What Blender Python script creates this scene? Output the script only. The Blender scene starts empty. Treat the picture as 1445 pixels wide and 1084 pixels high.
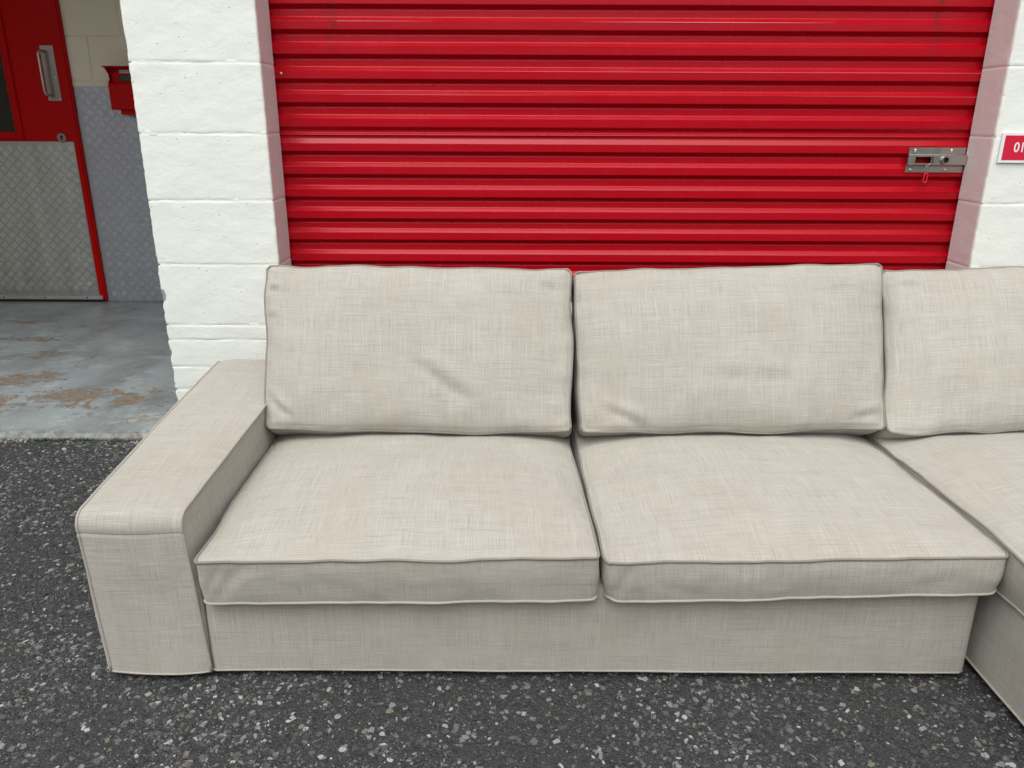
import bpy, math, random
import numpy as np
from mathutils import Matrix, Vector, noise

random.seed(7)
rng = np.random.default_rng(7)
scene = bpy.context.scene
COL = scene.collection

# ------------------------------------------------------------------ camera, sky, sun, exposure
cam_h, pitch, roll = 1.254, math.radians(18.6), math.radians(0.25)
cd = bpy.data.cameras.new("camera")
cd.sensor_width = 36.0
cd.lens = 27.03
cd.clip_start = 0.05
cd.clip_end = 500.0
cam = bpy.data.objects.new("camera", cd)
COL.objects.link(cam)
fw = Vector((0, math.cos(pitch), -math.sin(pitch)))
rt0 = Vector((1, 0, 0))
up0 = rt0.cross(fw)
rt = math.cos(roll) * rt0 + math.sin(roll) * up0
up = -math.sin(roll) * rt0 + math.cos(roll) * up0
cam.matrix_world = Matrix(((rt.x, up.x, -fw.x, 0), (rt.y, up.y, -fw.y, 0), (rt.z, up.z, -fw.z, cam_h), (0, 0, 0, 1)))
scene.camera = cam

SUN_ELEV, SUN_AZ = math.radians(61), math.radians(195)      # high, from behind the viewer
world = bpy.data.worlds.new("World")
scene.world = world
world.use_nodes = True
wn, wl = world.node_tree.nodes, world.node_tree.links
wn.clear()
sky = wn.new("ShaderNodeTexSky")
sky.sky_type = 'NISHITA'
sky.sun_disc = False
sky.sun_elevation = SUN_ELEV
sky.sun_rotation = SUN_AZ
sky.air_density = 1.0
sky.dust_density = 2.0
sky.ozone_density = 1.0
hs = wn.new("ShaderNodeHueSaturation")                      # thin even cloud takes the blue out
hs.inputs['Saturation'].default_value = 0.10
bg = wn.new("ShaderNodeBackground")
bg.inputs['Strength'].default_value = 0.13
wo = wn.new("ShaderNodeOutputWorld")
wl.new(sky.outputs[0], hs.inputs['Color'])
wl.new(hs.outputs[0], bg.inputs['Color'])
wl.new(bg.outputs[0], wo.inputs['Surface'])

sd = bpy.data.lights.new("sun", 'SUN')
sd.energy = 1.5
sd.angle = math.radians(60)
sd.color = (1.0, 0.985, 0.965)
sun = bpy.data.objects.new("sun", sd)
COL.objects.link(sun)
sdir = Vector((math.sin(SUN_AZ) * math.cos(SUN_ELEV), math.cos(SUN_AZ) * math.cos(SUN_ELEV), math.sin(SUN_ELEV)))
sun.rotation_euler = sdir.to_track_quat('Z', 'Y').to_euler()
sun.location = (0, -3, 8)

scene.view_settings.view_transform = 'Standard'
scene.view_settings.look = 'None'
scene.view_settings.gamma = 1.0
scene.view_settings.use_curve_mapping = False
scene.view_settings.exposure = 0.66


# ------------------------------------------------------------------ helpers
def tag(o, label=None, cat=None, group=None, kind=None):
    if label: o["label"] = label
    if cat: o["category"] = cat
    if group: o["group"] = group
    if kind: o["kind"] = kind
    return o


def empty(name, loc, label=None, cat=None, group=None):
    o = bpy.data.objects.new(name, None)
    o.empty_display_size = 0.1
    o.location = loc
    COL.objects.link(o)
    tag(o, label, cat, group)
    return o


def link(name, mesh, parent=None):
    o = bpy.data.objects.new(name, mesh)
    COL.objects.link(o)
    if parent is not None:
        par(o, parent)
    return o


def par(o, parent):
    """parent o, its mesh being in world coordinates"""
    o.parent = parent
    off = Vector((0, 0, 0))
    p = parent
    while p is not None:
        off += p.location
        p = p.parent
    o.location = o.location - off


class MB:
    """collects patches (vertices, faces, uv in metres) into one mesh"""
    def __init__(self):
        self.v, self.f, self.uv, self.sm, self.mi, self.col = [], [], [], [], [], []

    def add(self, verts, faces, uvs=None, smooth=False, mat=0):
        b = len(self.v)
        self.v.extend([tuple(p) for p in verts])
        for fc in faces:
            self.f.append(tuple(b + i for i in fc))
            self.sm.append(smooth)
            self.mi.append(mat)
            if uvs is not None:
                self.uv.extend([tuple(uvs[i]) for i in fc])
            else:
                self.uv.extend([(0.0, 0.0)] * len(fc))

    def grid(self, P, UV=None, smooth=True, flip=False, mat=0, wrap=False):
        n, m = P.shape[:2]
        fs = []
        for i in range(n - 1):
            for j in range(m - 1):
                q = (i * m + j, i * m + j + 1, (i + 1) * m + j + 1, (i + 1) * m + j)
                fs.append(q[::-1] if flip else q)
        self.add(P.reshape(-1, 3), fs, None if UV is None else UV.reshape(-1, 2), smooth, mat)

    def box(self, lo, hi, mat=0):
        x0, y0, z0 = lo
        x1, y1, z1 = hi
        v = [(x0, y0, z0), (x1, y0, z0), (x1, y1, z0), (x0, y1, z0), (x0, y0, z1), (x1, y0, z1), (x1, y1, z1), (x0, y1, z1)]
        f = [(0, 3, 2, 1), (4, 5, 6, 7), (0, 1, 5, 4), (1, 2, 6, 5), (2, 3, 7, 6), (3, 0, 4, 7)]
        self.add(v, f, None, False, mat)

    def bevbox(self, lo, hi, b, mat=0):
        """box with chamfered edges"""
        x0, y0, z0 = lo
        x1, y1, z1 = hi
        cx, cy, cz = (x0 + x1) / 2, (y0 + y1) / 2, (z0 + z1) / 2
        hx, hy, hz = (x1 - x0) / 2, (y1 - y0) / 2, (z1 - z0) / 2
        v, idx = [], {}
        for sx in (-1, 1):
            for sy in (-1, 1):
                for sz in (-1, 1):
                    for ax in range(3):
                        p = [sx * (hx - b), sy * (hy - b), sz * (hz - b)]
                        p[ax] = (sx * hx, sy * hy, sz * hz)[ax]
                        idx[(sx, sy, sz, ax)] = len(v)
                        v.append((cx + p[0], cy + p[1], cz + p[2]))
        f = []
        S = (-1, 1)
        for s in S:
            for ax, (a1, a2) in enumerate(((1, 2), (2, 0), (0, 1))):
                ring = []
                for (p, q) in ((-1, -1), (1, -1), (1, 1), (-1, 1)):
                    k = [0, 0, 0]; k[ax] = s; k[a1] = p; k[a2] = q
                    ring.append(idx[(k[0], k[1], k[2], ax)])
                f.append(tuple(ring if s > 0 else ring[::-1]))
        for ax, (a1, a2) in enumerate(((1, 2), (2, 0), (0, 1))):
            for p in S:
                for q in S:
                    def g(e, face):
                        k = [0, 0, 0]; k[ax] = e; k[a1] = p; k[a2] = q
                        return idx[(k[0], k[1], k[2], face)]
                    r = (g(-1, a1), g(1, a1), g(1, a2), g(-1, a2))
                    f.append(r if p * q < 0 else r[::-1])
        for sx in S:
            for sy in S:
                for sz in S:
                    r = tuple(idx[(sx, sy, sz, a)] for a in range(3))
                    f.append(r if sx * sy * sz > 0 else r[::-1])
        self.add(v, f, None, False, mat)

    def tube(self, pts, r, n=8, closed=False, mat=0, caps=True, uvs=1.0):
        pts = [Vector(p) for p in pts]
        N = len(pts)
        rings, uvr = [], []
        L = 0.0
        prev = None
        for i, p in enumerate(pts):
            a = pts[(i - 1) % N] if (closed or i > 0) else p
            c = pts[(i + 1) % N] if (closed or i < N - 1) else p
            t = (c - a)
            t = t.normalized() if t.length > 1e-9 else Vector((0, 0, 1))
            if prev is None:
                ref = Vector((0, 0, 1)) if abs(t.z) < 0.9 else Vector((1, 0, 0))
                nn = t.cross(ref).normalized()
            else:
                nn = (prev - t * prev.dot(t))
                nn = nn.normalized() if nn.length > 1e-6 else t.orthogonal().normalized()
            prev = nn
            bb = t.cross(nn)
            if i: L += (p - pts[i - 1]).length
            rr = r[i] if isinstance(r, (list, tuple)) else r
            for k in range(n):
                an = 2 * math.pi * k / n
                rings.append(p + nn * (rr * math.cos(an)) + bb * (rr * math.sin(an)))
                uvr.append((L, k * 2 * math.pi * rr / n))
        f = []
        for i in range(N if closed else N - 1):
            j = (i + 1) % N
            for k in range(n):
                k2 = (k + 1) % n
                f.append((i * n + k, i * n + k2, j * n + k2, j * n + k))
        if caps and not closed:
            f.append(tuple(range(n))[::-1])
            f.append(tuple((N - 1) * n + k for k in range(n)))
        self.add(rings, f, uvr, True, mat)

    def lathe(self, prof, centre, axis='y', n=20, mat=0):
        """prof = [(radius, distance along axis)], axis pointing to -y (towards the viewer) or z"""
        c = Vector(centre)
        v = []
        for (r, d) in prof:
            for k in range(n):
                a = 2 * math.pi * k / n
                if axis == 'y':
                    v.append((c.x + r * math.cos(a), c.y - d, c.z + r * math.sin(a)))
                else:
                    v.append((c.x + r * math.cos(a), c.y + r * math.sin(a), c.z + d))
        f = []
        for i in range(len(prof) - 1):
            for k in range(n):
                k2 = (k + 1) % n
                f.append((i * n + k, i * n + k2, (i + 1) * n + k2, (i + 1) * n + k))
        f.append(tuple((len(prof) - 1) * n + k for k in range(n)))
        self.add(v, f, None, True, mat)

    def mesh(self, name, mats, sharp=None):
        me = bpy.data.meshes.new(name)
        me.from_pydata(self.v, [], self.f)
        uvl = me.uv_layers.new(name="UVMap")
        flat = np.array(self.uv, dtype=np.float32).ravel()
        uvl.data.foreach_set("uv", flat)
        me.polygons.foreach_set("use_smooth", np.array(self.sm, dtype=bool))
        me.polygons.foreach_set("material_index", np.array(self.mi, dtype=np.int32))
        for m in (mats if isinstance(mats, (list, tuple)) else [mats]):
            me.materials.append(m)
        me.validate()
        me.update()
        if sharp is not None:
            me.set_sharp_from_angle(angle=math.radians(sharp))
        return me

    def build(self, name, mats, parent=None, sharp=None):
        return link(name, self.mesh(name, mats, sharp), parent)


def nz(x, y, z, seed=0.0):
    return noise.noise(Vector((x + seed * 17.3, y - seed * 9.1, z + seed * 5.7)))


# ------------------------------------------------------------------ materials
class NT:
    def __init__(self, name):
        self.m = bpy.data.materials.new(name)
        self.m.use_nodes = True
        self.n = self.m.node_tree.nodes
        self.l = self.m.node_tree.links
        self.p = self.n["Principled BSDF"]

    def new(self, t, **kw):
        nd = self.n.new(t)
        for k, v in kw.items():
            setattr(nd, k, v)
        return nd

    def put(self, sock, val):
        if isinstance(val, bpy.types.NodeSocket):
            self.l.new(val, sock)
        else:
            sock.default_value = val

    def math(self, op, a, b=None, c=None, clamp=False):
        nd = self.new("ShaderNodeMath", operation=op)
        nd.use_clamp = clamp
        self.put(nd.inputs[0], a)
        if b is not None: self.put(nd.inputs[1], b)
        if c is not None: self.put(nd.inputs[2], c)
        return nd.outputs[0]

    def pos(self):
        return self.new("ShaderNodeNewGeometry").outputs['Position']

    def uv(self):
        return self.new("ShaderNodeUVMap").outputs[0]

    def scale(self, vec, s):
        nd = self.new("ShaderNodeVectorMath", operation='MULTIPLY')
        self.put(nd.inputs[0], vec)
        nd.inputs[1].default_value = s
        return nd.outputs[0]

    def vadd(self, a, b):
        nd = self.new("ShaderNodeVectorMath", operation='ADD')
        self.put(nd.inputs[0], a)
        self.put(nd.inputs[1], b)
        return nd.outputs[0]

    def noise(self, vec, scale=1.0, detail=2.0, rough=0.5, dist=0.0):
        nd = self.new("ShaderNodeTexNoise")
        self.put(nd.inputs['Vector'], vec)
        nd.inputs['Scale'].default_value = scale
        nd.inputs['Detail'].default_value = detail
        nd.inputs['Roughness'].default_value = rough
        nd.inputs['Distortion'].default_value = dist
        return nd.outputs['Fac']

    def voro(self, vec, scale, feature='F1', out='Distance'):
        nd = self.new("ShaderNodeTexVoronoi", feature=feature)
        self.put(nd.inputs['Vector'], vec)
        nd.inputs['Scale'].default_value = scale
        return nd.outputs[out]

    def remap(self, v, a, b, lo=0.0, hi=1.0, smooth=False):
        nd = self.new("ShaderNodeMapRange")
        if smooth: nd.interpolation_type = 'SMOOTHSTEP'
        self.put(nd.inputs['Value'], v)
        nd.inputs['From Min'].default_value = a
        nd.inputs['From Max'].default_value = b
        nd.inputs['To Min'].default_value = lo
        nd.inputs['To Max'].default_value = hi
        return nd.outputs[0]

    def mix(self, fac, a, b):
        nd = self.new("ShaderNodeMix", data_type='RGBA')
        self.put(nd.inputs[0], fac)
        for s, v in ((nd.inputs[6], a), (nd.inputs[7], b)):
            if isinstance(v, bpy.types.NodeSocket): self.l.new(v, s)
            else: s.default_value = (*v, 1.0)
        return nd.outputs[2]

    def sep(self, vec):
        nd = self.new("ShaderNodeSeparateXYZ")
        self.put(nd.inputs[0], vec)
        return nd.outputs

    def bump(self, h, strength, dist, prev=None):
        nd = self.new("ShaderNodeBump")
        nd.inputs['Strength'].default_value = strength
        nd.inputs['Distance'].default_value = dist
        self.put(nd.inputs['Height'], h)
        if prev is not None: self.l.new(prev, nd.inputs['Normal'])
        return nd.outputs[0]

    def done(self, color=None, rough=None, normal=None, metal=None, spec=None, sheen=None, coat=None):
        p = self.p
        if color is not None:
            if isinstance(color, bpy.types.NodeSocket): self.l.new(color, p.inputs['Base Color'])
            else: p.inputs['Base Color'].default_value = (*color, 1.0)
        if rough is not None: self.put(p.inputs['Roughness'], rough)
        if normal is not None: self.l.new(normal, p.inputs['Normal'])
        if metal is not None: self.put(p.inputs['Metallic'], metal)
        if spec is not None: self.put(p.inputs['Specular IOR Level'], spec)
        if sheen is not None:
            p.inputs['Sheen Weight'].default_value = sheen
            p.inputs['Sheen Roughness'].default_value = 0.5
        if coat is not None:
            p.inputs['Coat Weight'].default_value = coat
            p.inputs['Coat Roughness'].default_value = 0.15
        return self.m


def fabric(name, base=(0.385, 0.363, 0.318), dark=(0.215, 0.198, 0.165), light=(0.585, 0.565, 0.51)):
    t = NT(name)
    rnd = t.new("ShaderNodeObjectInfo").outputs['Random']
    off = t.new("ShaderNodeCombineXYZ")
    t.l.new(t.math('MULTIPLY', rnd, 37.0), off.inputs[0])
    t.l.new(t.math('MULTIPLY', rnd, 11.0), off.inputs[1])
    uv = t.vadd(t.uv(), off.outputs[0])
    wob = t.noise(uv, 9.0, 1.0)
    wobv = t.new("ShaderNodeCombineXYZ")
    t.l.new(t.math('MULTIPLY', wob, 0.005), wobv.inputs[0])
    t.l.new(t.math('MULTIPLY', wob, 0.006), wobv.inputs[1])
    uvw = t.vadd(uv, wobv.outputs[0])
    h1 = t.noise(t.scale(uvw, (4.0, 600.0, 1.0)), 1.0, 1.5, 0.6)
    h2 = t.noise(t.scale(uvw, (14.0, 850.0, 1.0)), 1.0, 1.0, 0.5)
    v1 = t.noise(t.scale(uvw, (600.0, 4.5, 1.0)), 1.0, 1.5, 0.6)
    v2 = t.noise(t.scale(uvw, (850.0, 16.0, 1.0)), 1.0, 1.0, 0.5)
    patch = t.noise(uv, 14.0, 2.0)
    c = t.mix(t.math('MULTIPLY', t.remap(h1, 0.44, 0.27), t.remap(patch, 0.35, 0.65, 0.45, 0.75)), base, dark)
    c = t.mix(t.math('MULTIPLY', t.remap(v1, 0.55, 0.76), 0.52), c, light)
    c = t.mix(t.math('MULTIPLY', t.remap(h2, 0.55, 0.75), 0.55), c, light)
    c = t.mix(t.math('MULTIPLY', t.remap(v2, 0.45, 0.28), 0.5), c, dark)
    # faint wear and soiling, patches of a few decimetres
    st = t.noise(uv, 3.1, 4.0, 0.6)
    c = t.mix(t.remap(st, 0.48, 0.70, 0.0, 0.38), c, (0.345, 0.303, 0.240))
    fl = t.noise(uv, 4.6, 3.0, 0.55, 0.4)
    c = t.mix(t.remap(fl, 0.55, 0.75, 0.0, 0.22), c, (0.50, 0.485, 0.455))
    hgt = t.math('ADD', t.math('MULTIPLY', h1, 0.5), t.math('ADD', t.math('MULTIPLY', v1, 0.5), t.math('MULTIPLY', h2, 0.4)))
    fuzz = t.noise(uv, 900.0, 1.0)
    hgt = t.math('ADD', hgt, t.math('MULTIPLY', fuzz, 0.35))
    b = t.bump(hgt, 0.45, 0.0012)
    wr = t.noise(uv, 26.0, 3.0, 0.55)
    b = t.bump(wr, 0.25, 0.004, b)
    return t.done(c, 0.92, b, spec=0.15, sheen=0.12)


M_fabric = fabric("linen_weave")
M_cord_shade = fabric("linen_cord_shaded", (0.235, 0.220, 0.188), (0.17, 0.157, 0.13), (0.30, 0.285, 0.25))  # piping cord darkened to carry the shadow lines that run beside it
M_piping = fabric("linen_piping", (0.37, 0.348, 0.303), (0.26, 0.242, 0.208), (0.47, 0.452, 0.405))


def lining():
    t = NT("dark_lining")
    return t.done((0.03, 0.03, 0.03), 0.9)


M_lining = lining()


def painted_block():
    t = NT("painted_block")
    p = t.pos()
    x, y, z = t.sep(p)[0:3]
    n1 = t.noise(p, 38.0, 4.0, 0.6)
    edge = t.math('MULTIPLY', t.math('SUBTRACT', n1, 0.5), 0.020)
    inward = t.math('GREATER_THAN', t.math('ADD', y, edge), 2.9075)
    near = t.math('MULTIPLY', t.math('GREATER_THAN', x, -0.96), t.math('LESS_THAN', x, 1.80))
    mauve = t.math('MULTIPLY', inward, near)
    big = t.noise(p, 2.3, 4.0, 0.6)
    white = t.mix(t.remap(big, 0.35, 0.7, 0.0, 0.6), (0.795, 0.825, 0.760), (0.755, 0.785, 0.72))
    # grey scuffs
    sc = t.noise(t.scale(p, (1.0, 1.0, 3.0)), 5.0, 6.0, 0.75)
    white = t.mix(t.remap(sc, 0.64, 0.78, 0.0, 0.45), white, (0.50, 0.49, 0.45))
    mv = t.mix(t.remap(t.noise(p, 12.0, 5.0, 0.65), 0.4, 0.75, 0.0, 0.7), (0.69, 0.61, 0.595), (0.72, 0.66, 0.645))
    c = t.mix(mauve, white, mv)
    # dark pin holes
    pit = t.voro(p, 34.0)
    pr = t.noise(p, 9.0, 2.0)
    hole = t.math('MULTIPLY', t.remap(pit, 0.10, 0.04), t.math('GREATER_THAN', pr, 0.53))
    c = t.mix(t.math('MULTIPLY', hole, 0.65), c, (0.22, 0.20, 0.17))
    # bare block showing where the paint has flaked low on the arris
    fl = t.noise(p, 16.0, 5.0, 0.65)
    low = t.math('MULTIPLY', t.remap(x, -1.325, -1.340), t.math('MULTIPLY', t.remap(z, 0.95, 0.45), 1.0))
    bare = t.math('MULTIPLY', t.remap(fl, 0.60, 0.64), t.math('MINIMUM', low, 1.0), clamp=True)
    dz = t.math('DIVIDE', t.math('SUBTRACT', z, 0.632), 0.022)
    dx = t.math('DIVIDE', t.math('SUBTRACT', x, -1.339), 0.012)
    chip = t.math('ADD', t.math('MULTIPLY', dx, dx), t.math('MULTIPLY', dz, dz))
    chip = t.remap(t.math('ADD', chip, t.math('MULTIPLY', t.math('SUBTRACT', fl, 0.5), 2.5)), 1.1, 0.9)
    bare = t.math('MAXIMUM', bare, chip)
    c = t.mix(bare, c, (0.30, 0.30, 0.30))
    hgt = t.math('ADD', t.math('MULTIPLY', t.noise(p, 60.0, 6.0, 0.62), 0.8), t.math('MULTIPLY', t.noise(p, 260.0, 2.0), 0.25))
    hgt = t.math('SUBTRACT', hgt, t.math('MULTIPLY', t.remap(pit, 0.13, 0.02), t.math('MULTIPLY', t.math('GREATER_THAN', pr, 0.46), 0.9)))
    b = t.bump(hgt, 0.34, 0.005)
    b = t.bump(t.noise(p, 14.0, 3.0), 0.25, 0.010, b)
    return t.done(c, 0.62, b, spec=0.35)


M_block = painted_block()


def cream_block():
    t = NT("cream_block")
    p = t.pos()
    c = t.mix(t.remap(t.noise(p, 2.0, 4.0), 0.35, 0.7), (0.82, 0.76, 0.63), (0.78, 0.71, 0.58))
    b = t.bump(t.noise(p, 40.0, 5.0, 0.6), 0.5, 0.006)
    return t.done(c, 0.6, b)


M_cream = cream_block()


def red_paint(name, col=(0.40, 0.0012, 0.009), rough=0.24, dusty=0.05, spec=0.28):
    t = NT(name)
    p = t.pos()
    d = t.noise(t.scale(p, (1.0, 1.0, 2.0)), 3.0, 5.0, 0.65)
    c = t.mix(t.remap(d, 0.45, 0.8, 0.0, dusty), col, (0.40, 0.016, 0.025))
    st = t.noise(t.scale(p, (22.0, 22.0, 1.5)), 1.0, 3.0)
    c = t.mix(t.remap(st, 0.62, 0.8, 0.0, dusty * 0.8), c, (0.33, 0.006, 0.014))
    px_, pz_ = t.sep(p)[0], t.sep(p)[2]
    for (sx_, sw_) in ((-0.665, 0.022), (1.545, 0.020)):          # greasy smudges where the curtain is handled and taped
        gx = t.math('DIVIDE', t.math('SUBTRACT', px_, sx_), sw_)
        gx = t.math('EXPONENT', t.math('MULTIPLY', t.math('MULTIPLY', gx, gx), -1.0))
        gm = t.math('MULTIPLY', gx, t.remap(pz_, 1.46, 1.58))
        gm = t.math('MULTIPLY', gm, t.remap(t.noise(p, 30.0, 3.0), 0.40, 0.58))
        c = t.mix(t.math('MULTIPLY', gm, 0.55), c, (0.10, 0.012, 0.016))
    scr = t.noise(t.scale(p, (5.0, 60.0, 160.0)), 1.0, 2.0, 0.5, 0.3)
    scm = t.noise(p, 2.2, 2.0)
    sc = t.math('MULTIPLY', t.remap(scr, 0.76, 0.80), t.remap(scm, 0.58, 0.66))
    c = t.mix(t.math('MULTIPLY', sc, 0.5), c, (0.6, 0.35, 0.35))
    r = t.remap(t.noise(p, 8.0, 4.0), 0.3, 0.7, rough - 0.02, rough + 0.06)
    b = t.bump(t.noise(t.scale(p, (1.0, 1.0, 6.0)), 5.0, 2.0), 0.04, 0.01)
    return t.done(c, r, b, spec=spec)


M_red = red_paint("red_shutter_paint")
M_doorred = red_paint("red_door_paint", (0.48, 0.0005, 0.001), 0.42, 0.0, 0.12)


def metal(name, col, rough, streak=0.0, bumpy=0.0):
    t = NT(name)
    p = t.pos()
    n = t.noise(t.scale(p, (3.0, 3.0, 90.0)), 3.0, 3.0)
    c = t.mix(t.remap(n, 0.3, 0.7), col, tuple(k * 0.8 for k in col))
    r = t.remap(t.noise(p, 14.0, 4.0, 0.6), 0.3, 0.7, rough - 0.08, rough + 0.1)
    if streak:
        s = t.noise(t.scale(p, (9.0, 9.0, 0.8)), 1.0, 4.0, 0.6)
        c = t.mix(t.remap(s, 0.45, 0.7, 0.0, streak), c, tuple(k * 0.45 for k in col))
    b = t.bump(t.noise(p, 6.0, 3.0), 0.1 + bumpy, 0.01)
    return t.done(c, r, b, metal=1.0)


M_steel = metal("brushed_steel", (0.56, 0.55, 0.50), 0.34)
M_tread = metal("tread_plate", (0.50, 0.51, 0.50), 0.45, 0.4)
M_clad = metal("tread_plate_cladding", (0.44, 0.45, 0.49), 0.5, 0.12)
M_worn = metal("worn_tread", (0.86, 0.87, 0.86), 0.36, 0.3)
M_worn2 = metal("worn_tread_dull", (0.72, 0.73, 0.79), 0.42, 0.1)
M_handle = metal("dull_handle_plate", (0.33, 0.29, 0.275), 0.35)
M_alu = metal("aluminium", (0.75, 0.76, 0.75), 0.35)


def plain(name, col, rough=0.5, met=0.0, amt=0.12):
    t = NT(name)
    p = t.pos()
    c = t.mix(t.remap(t.noise(p, 30.0, 4.0), 0.3, 0.7, 0.0, 1.0), col, tuple(k * (1 - amt) for k in col))
    return t.done(c, rough, None, metal=met)


M_black = plain("matt_black", (0.012, 0.012, 0.012), 0.7)
M_glass = plain("dark_glass", (0.010, 0.011, 0.011), 0.08)
M_white = plain("white_print", (0.80, 0.80, 0.80), 0.4, 0, 0.03)
M_signred = plain("sign_red", (0.62, 0.012, 0.045), 0.35, 0, 0.05)
M_seal = plain("red_plastic", (0.62, 0.01, 0.02), 0.35)
M_green = plain("green_print", (0.02, 0.22, 0.05), 0.5)
M_grey = plain("grey_label", (0.50, 0.46, 0.47), 0.5)
M_rubberdark = plain("plastic_foot", (0.02, 0.02, 0.02), 0.6)


def asphalt():
    t = NT("asphalt")
    p = t.pos()
    y = t.sep(p)[1]
    f = t.noise(p, 190.0, 4.0, 0.7)
    m = t.noise(p, 45.0, 4.0, 0.6)
    L = t.noise(p, 1.6, 4.0, 0.6)
    c = t.mix(t.remap(f, 0.3, 0.7), (0.019, 0.0205, 0.022), (0.052, 0.053, 0.053))
    c = t.mix(t.remap(m, 0.52, 0.72, 0.0, 0.6), c, (0.065, 0.064, 0.062))
    c = t.mix(t.remap(L, 0.4, 0.65, 0.0, 0.45), c, (0.045, 0.043, 0.040))
    # embedded chippings too small to model
    vn = t.new("ShaderNodeTexVoronoi", feature='F1')
    t.l.new(p, vn.inputs['Vector'])
    vn.inputs['Scale'].default_value = 175.0
    cr = t.sep(vn.outputs['Color'])
    spot = t.math('MULTIPLY', t.remap(vn.outputs['Distance'], 0.42, 0.28), t.remap(cr[0], 0.62, 1.0))
    c = t.mix(t.math('MULTIPLY', spot, 0.8), c, (0.15, 0.152, 0.15))
    wp = p
    v2 = t.new("ShaderNodeTexVoronoi", feature='F1')
    t.l.new(wp, v2.inputs['Vector'])
    v2.inputs['Scale'].default_value = 105.0
    ve = t.voro(wp, 105.0, 'DISTANCE_TO_EDGE')
    cc = t.sep(v2.outputs['Color'])
    cell = t.mix(t.remap(cc[1], 0.35, 1.0), (0.028, 0.029, 0.031), (0.080, 0.083, 0.086))
    c = t.mix(t.math('MULTIPLY', t.remap(ve, 0.10, 0.22), t.remap(cc[2], 0.35, 0.6, 0.0, 0.75)), c, cell)
    h = t.math('ADD', t.math('MULTIPLY', f, 0.6), t.math('MULTIPLY', m, 0.9))
    h = t.math('ADD', h, t.math('MULTIPLY', t.remap(ve, 0.0, 0.25), t.math('MULTIPLY', cc[2], 0.8)))
    h = t.math('ADD', h, t.math('MULTIPLY', vn.outputs['Distance'], -0.5))
    b = t.bump(h, 0.9, 0.006)
    return t.done(c, t.remap(f, 0.3, 0.7, 0.65, 0.9), b, spec=0.4)


M_asphalt = asphalt()


def stone():
    t = NT("chippings")
    a = t.new("ShaderNodeVertexColor")
    a.layer_name = "Col"
    p = t.pos()
    n = t.noise(p, 420.0, 3.0, 0.6)
    k = t.remap(n, 0.3, 0.7, 0.62, 1.15)
    v = t.new("ShaderNodeVectorMath", operation='SCALE')
    t.l.new(a.outputs['Color'], v.inputs[0])
    t.l.new(k, v.inputs['Scale'])
    b = t.bump(n, 0.5, 0.002)
    return t.done(v.outputs[0], 0.6, b, spec=0.45)


M_stone = stone()


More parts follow.
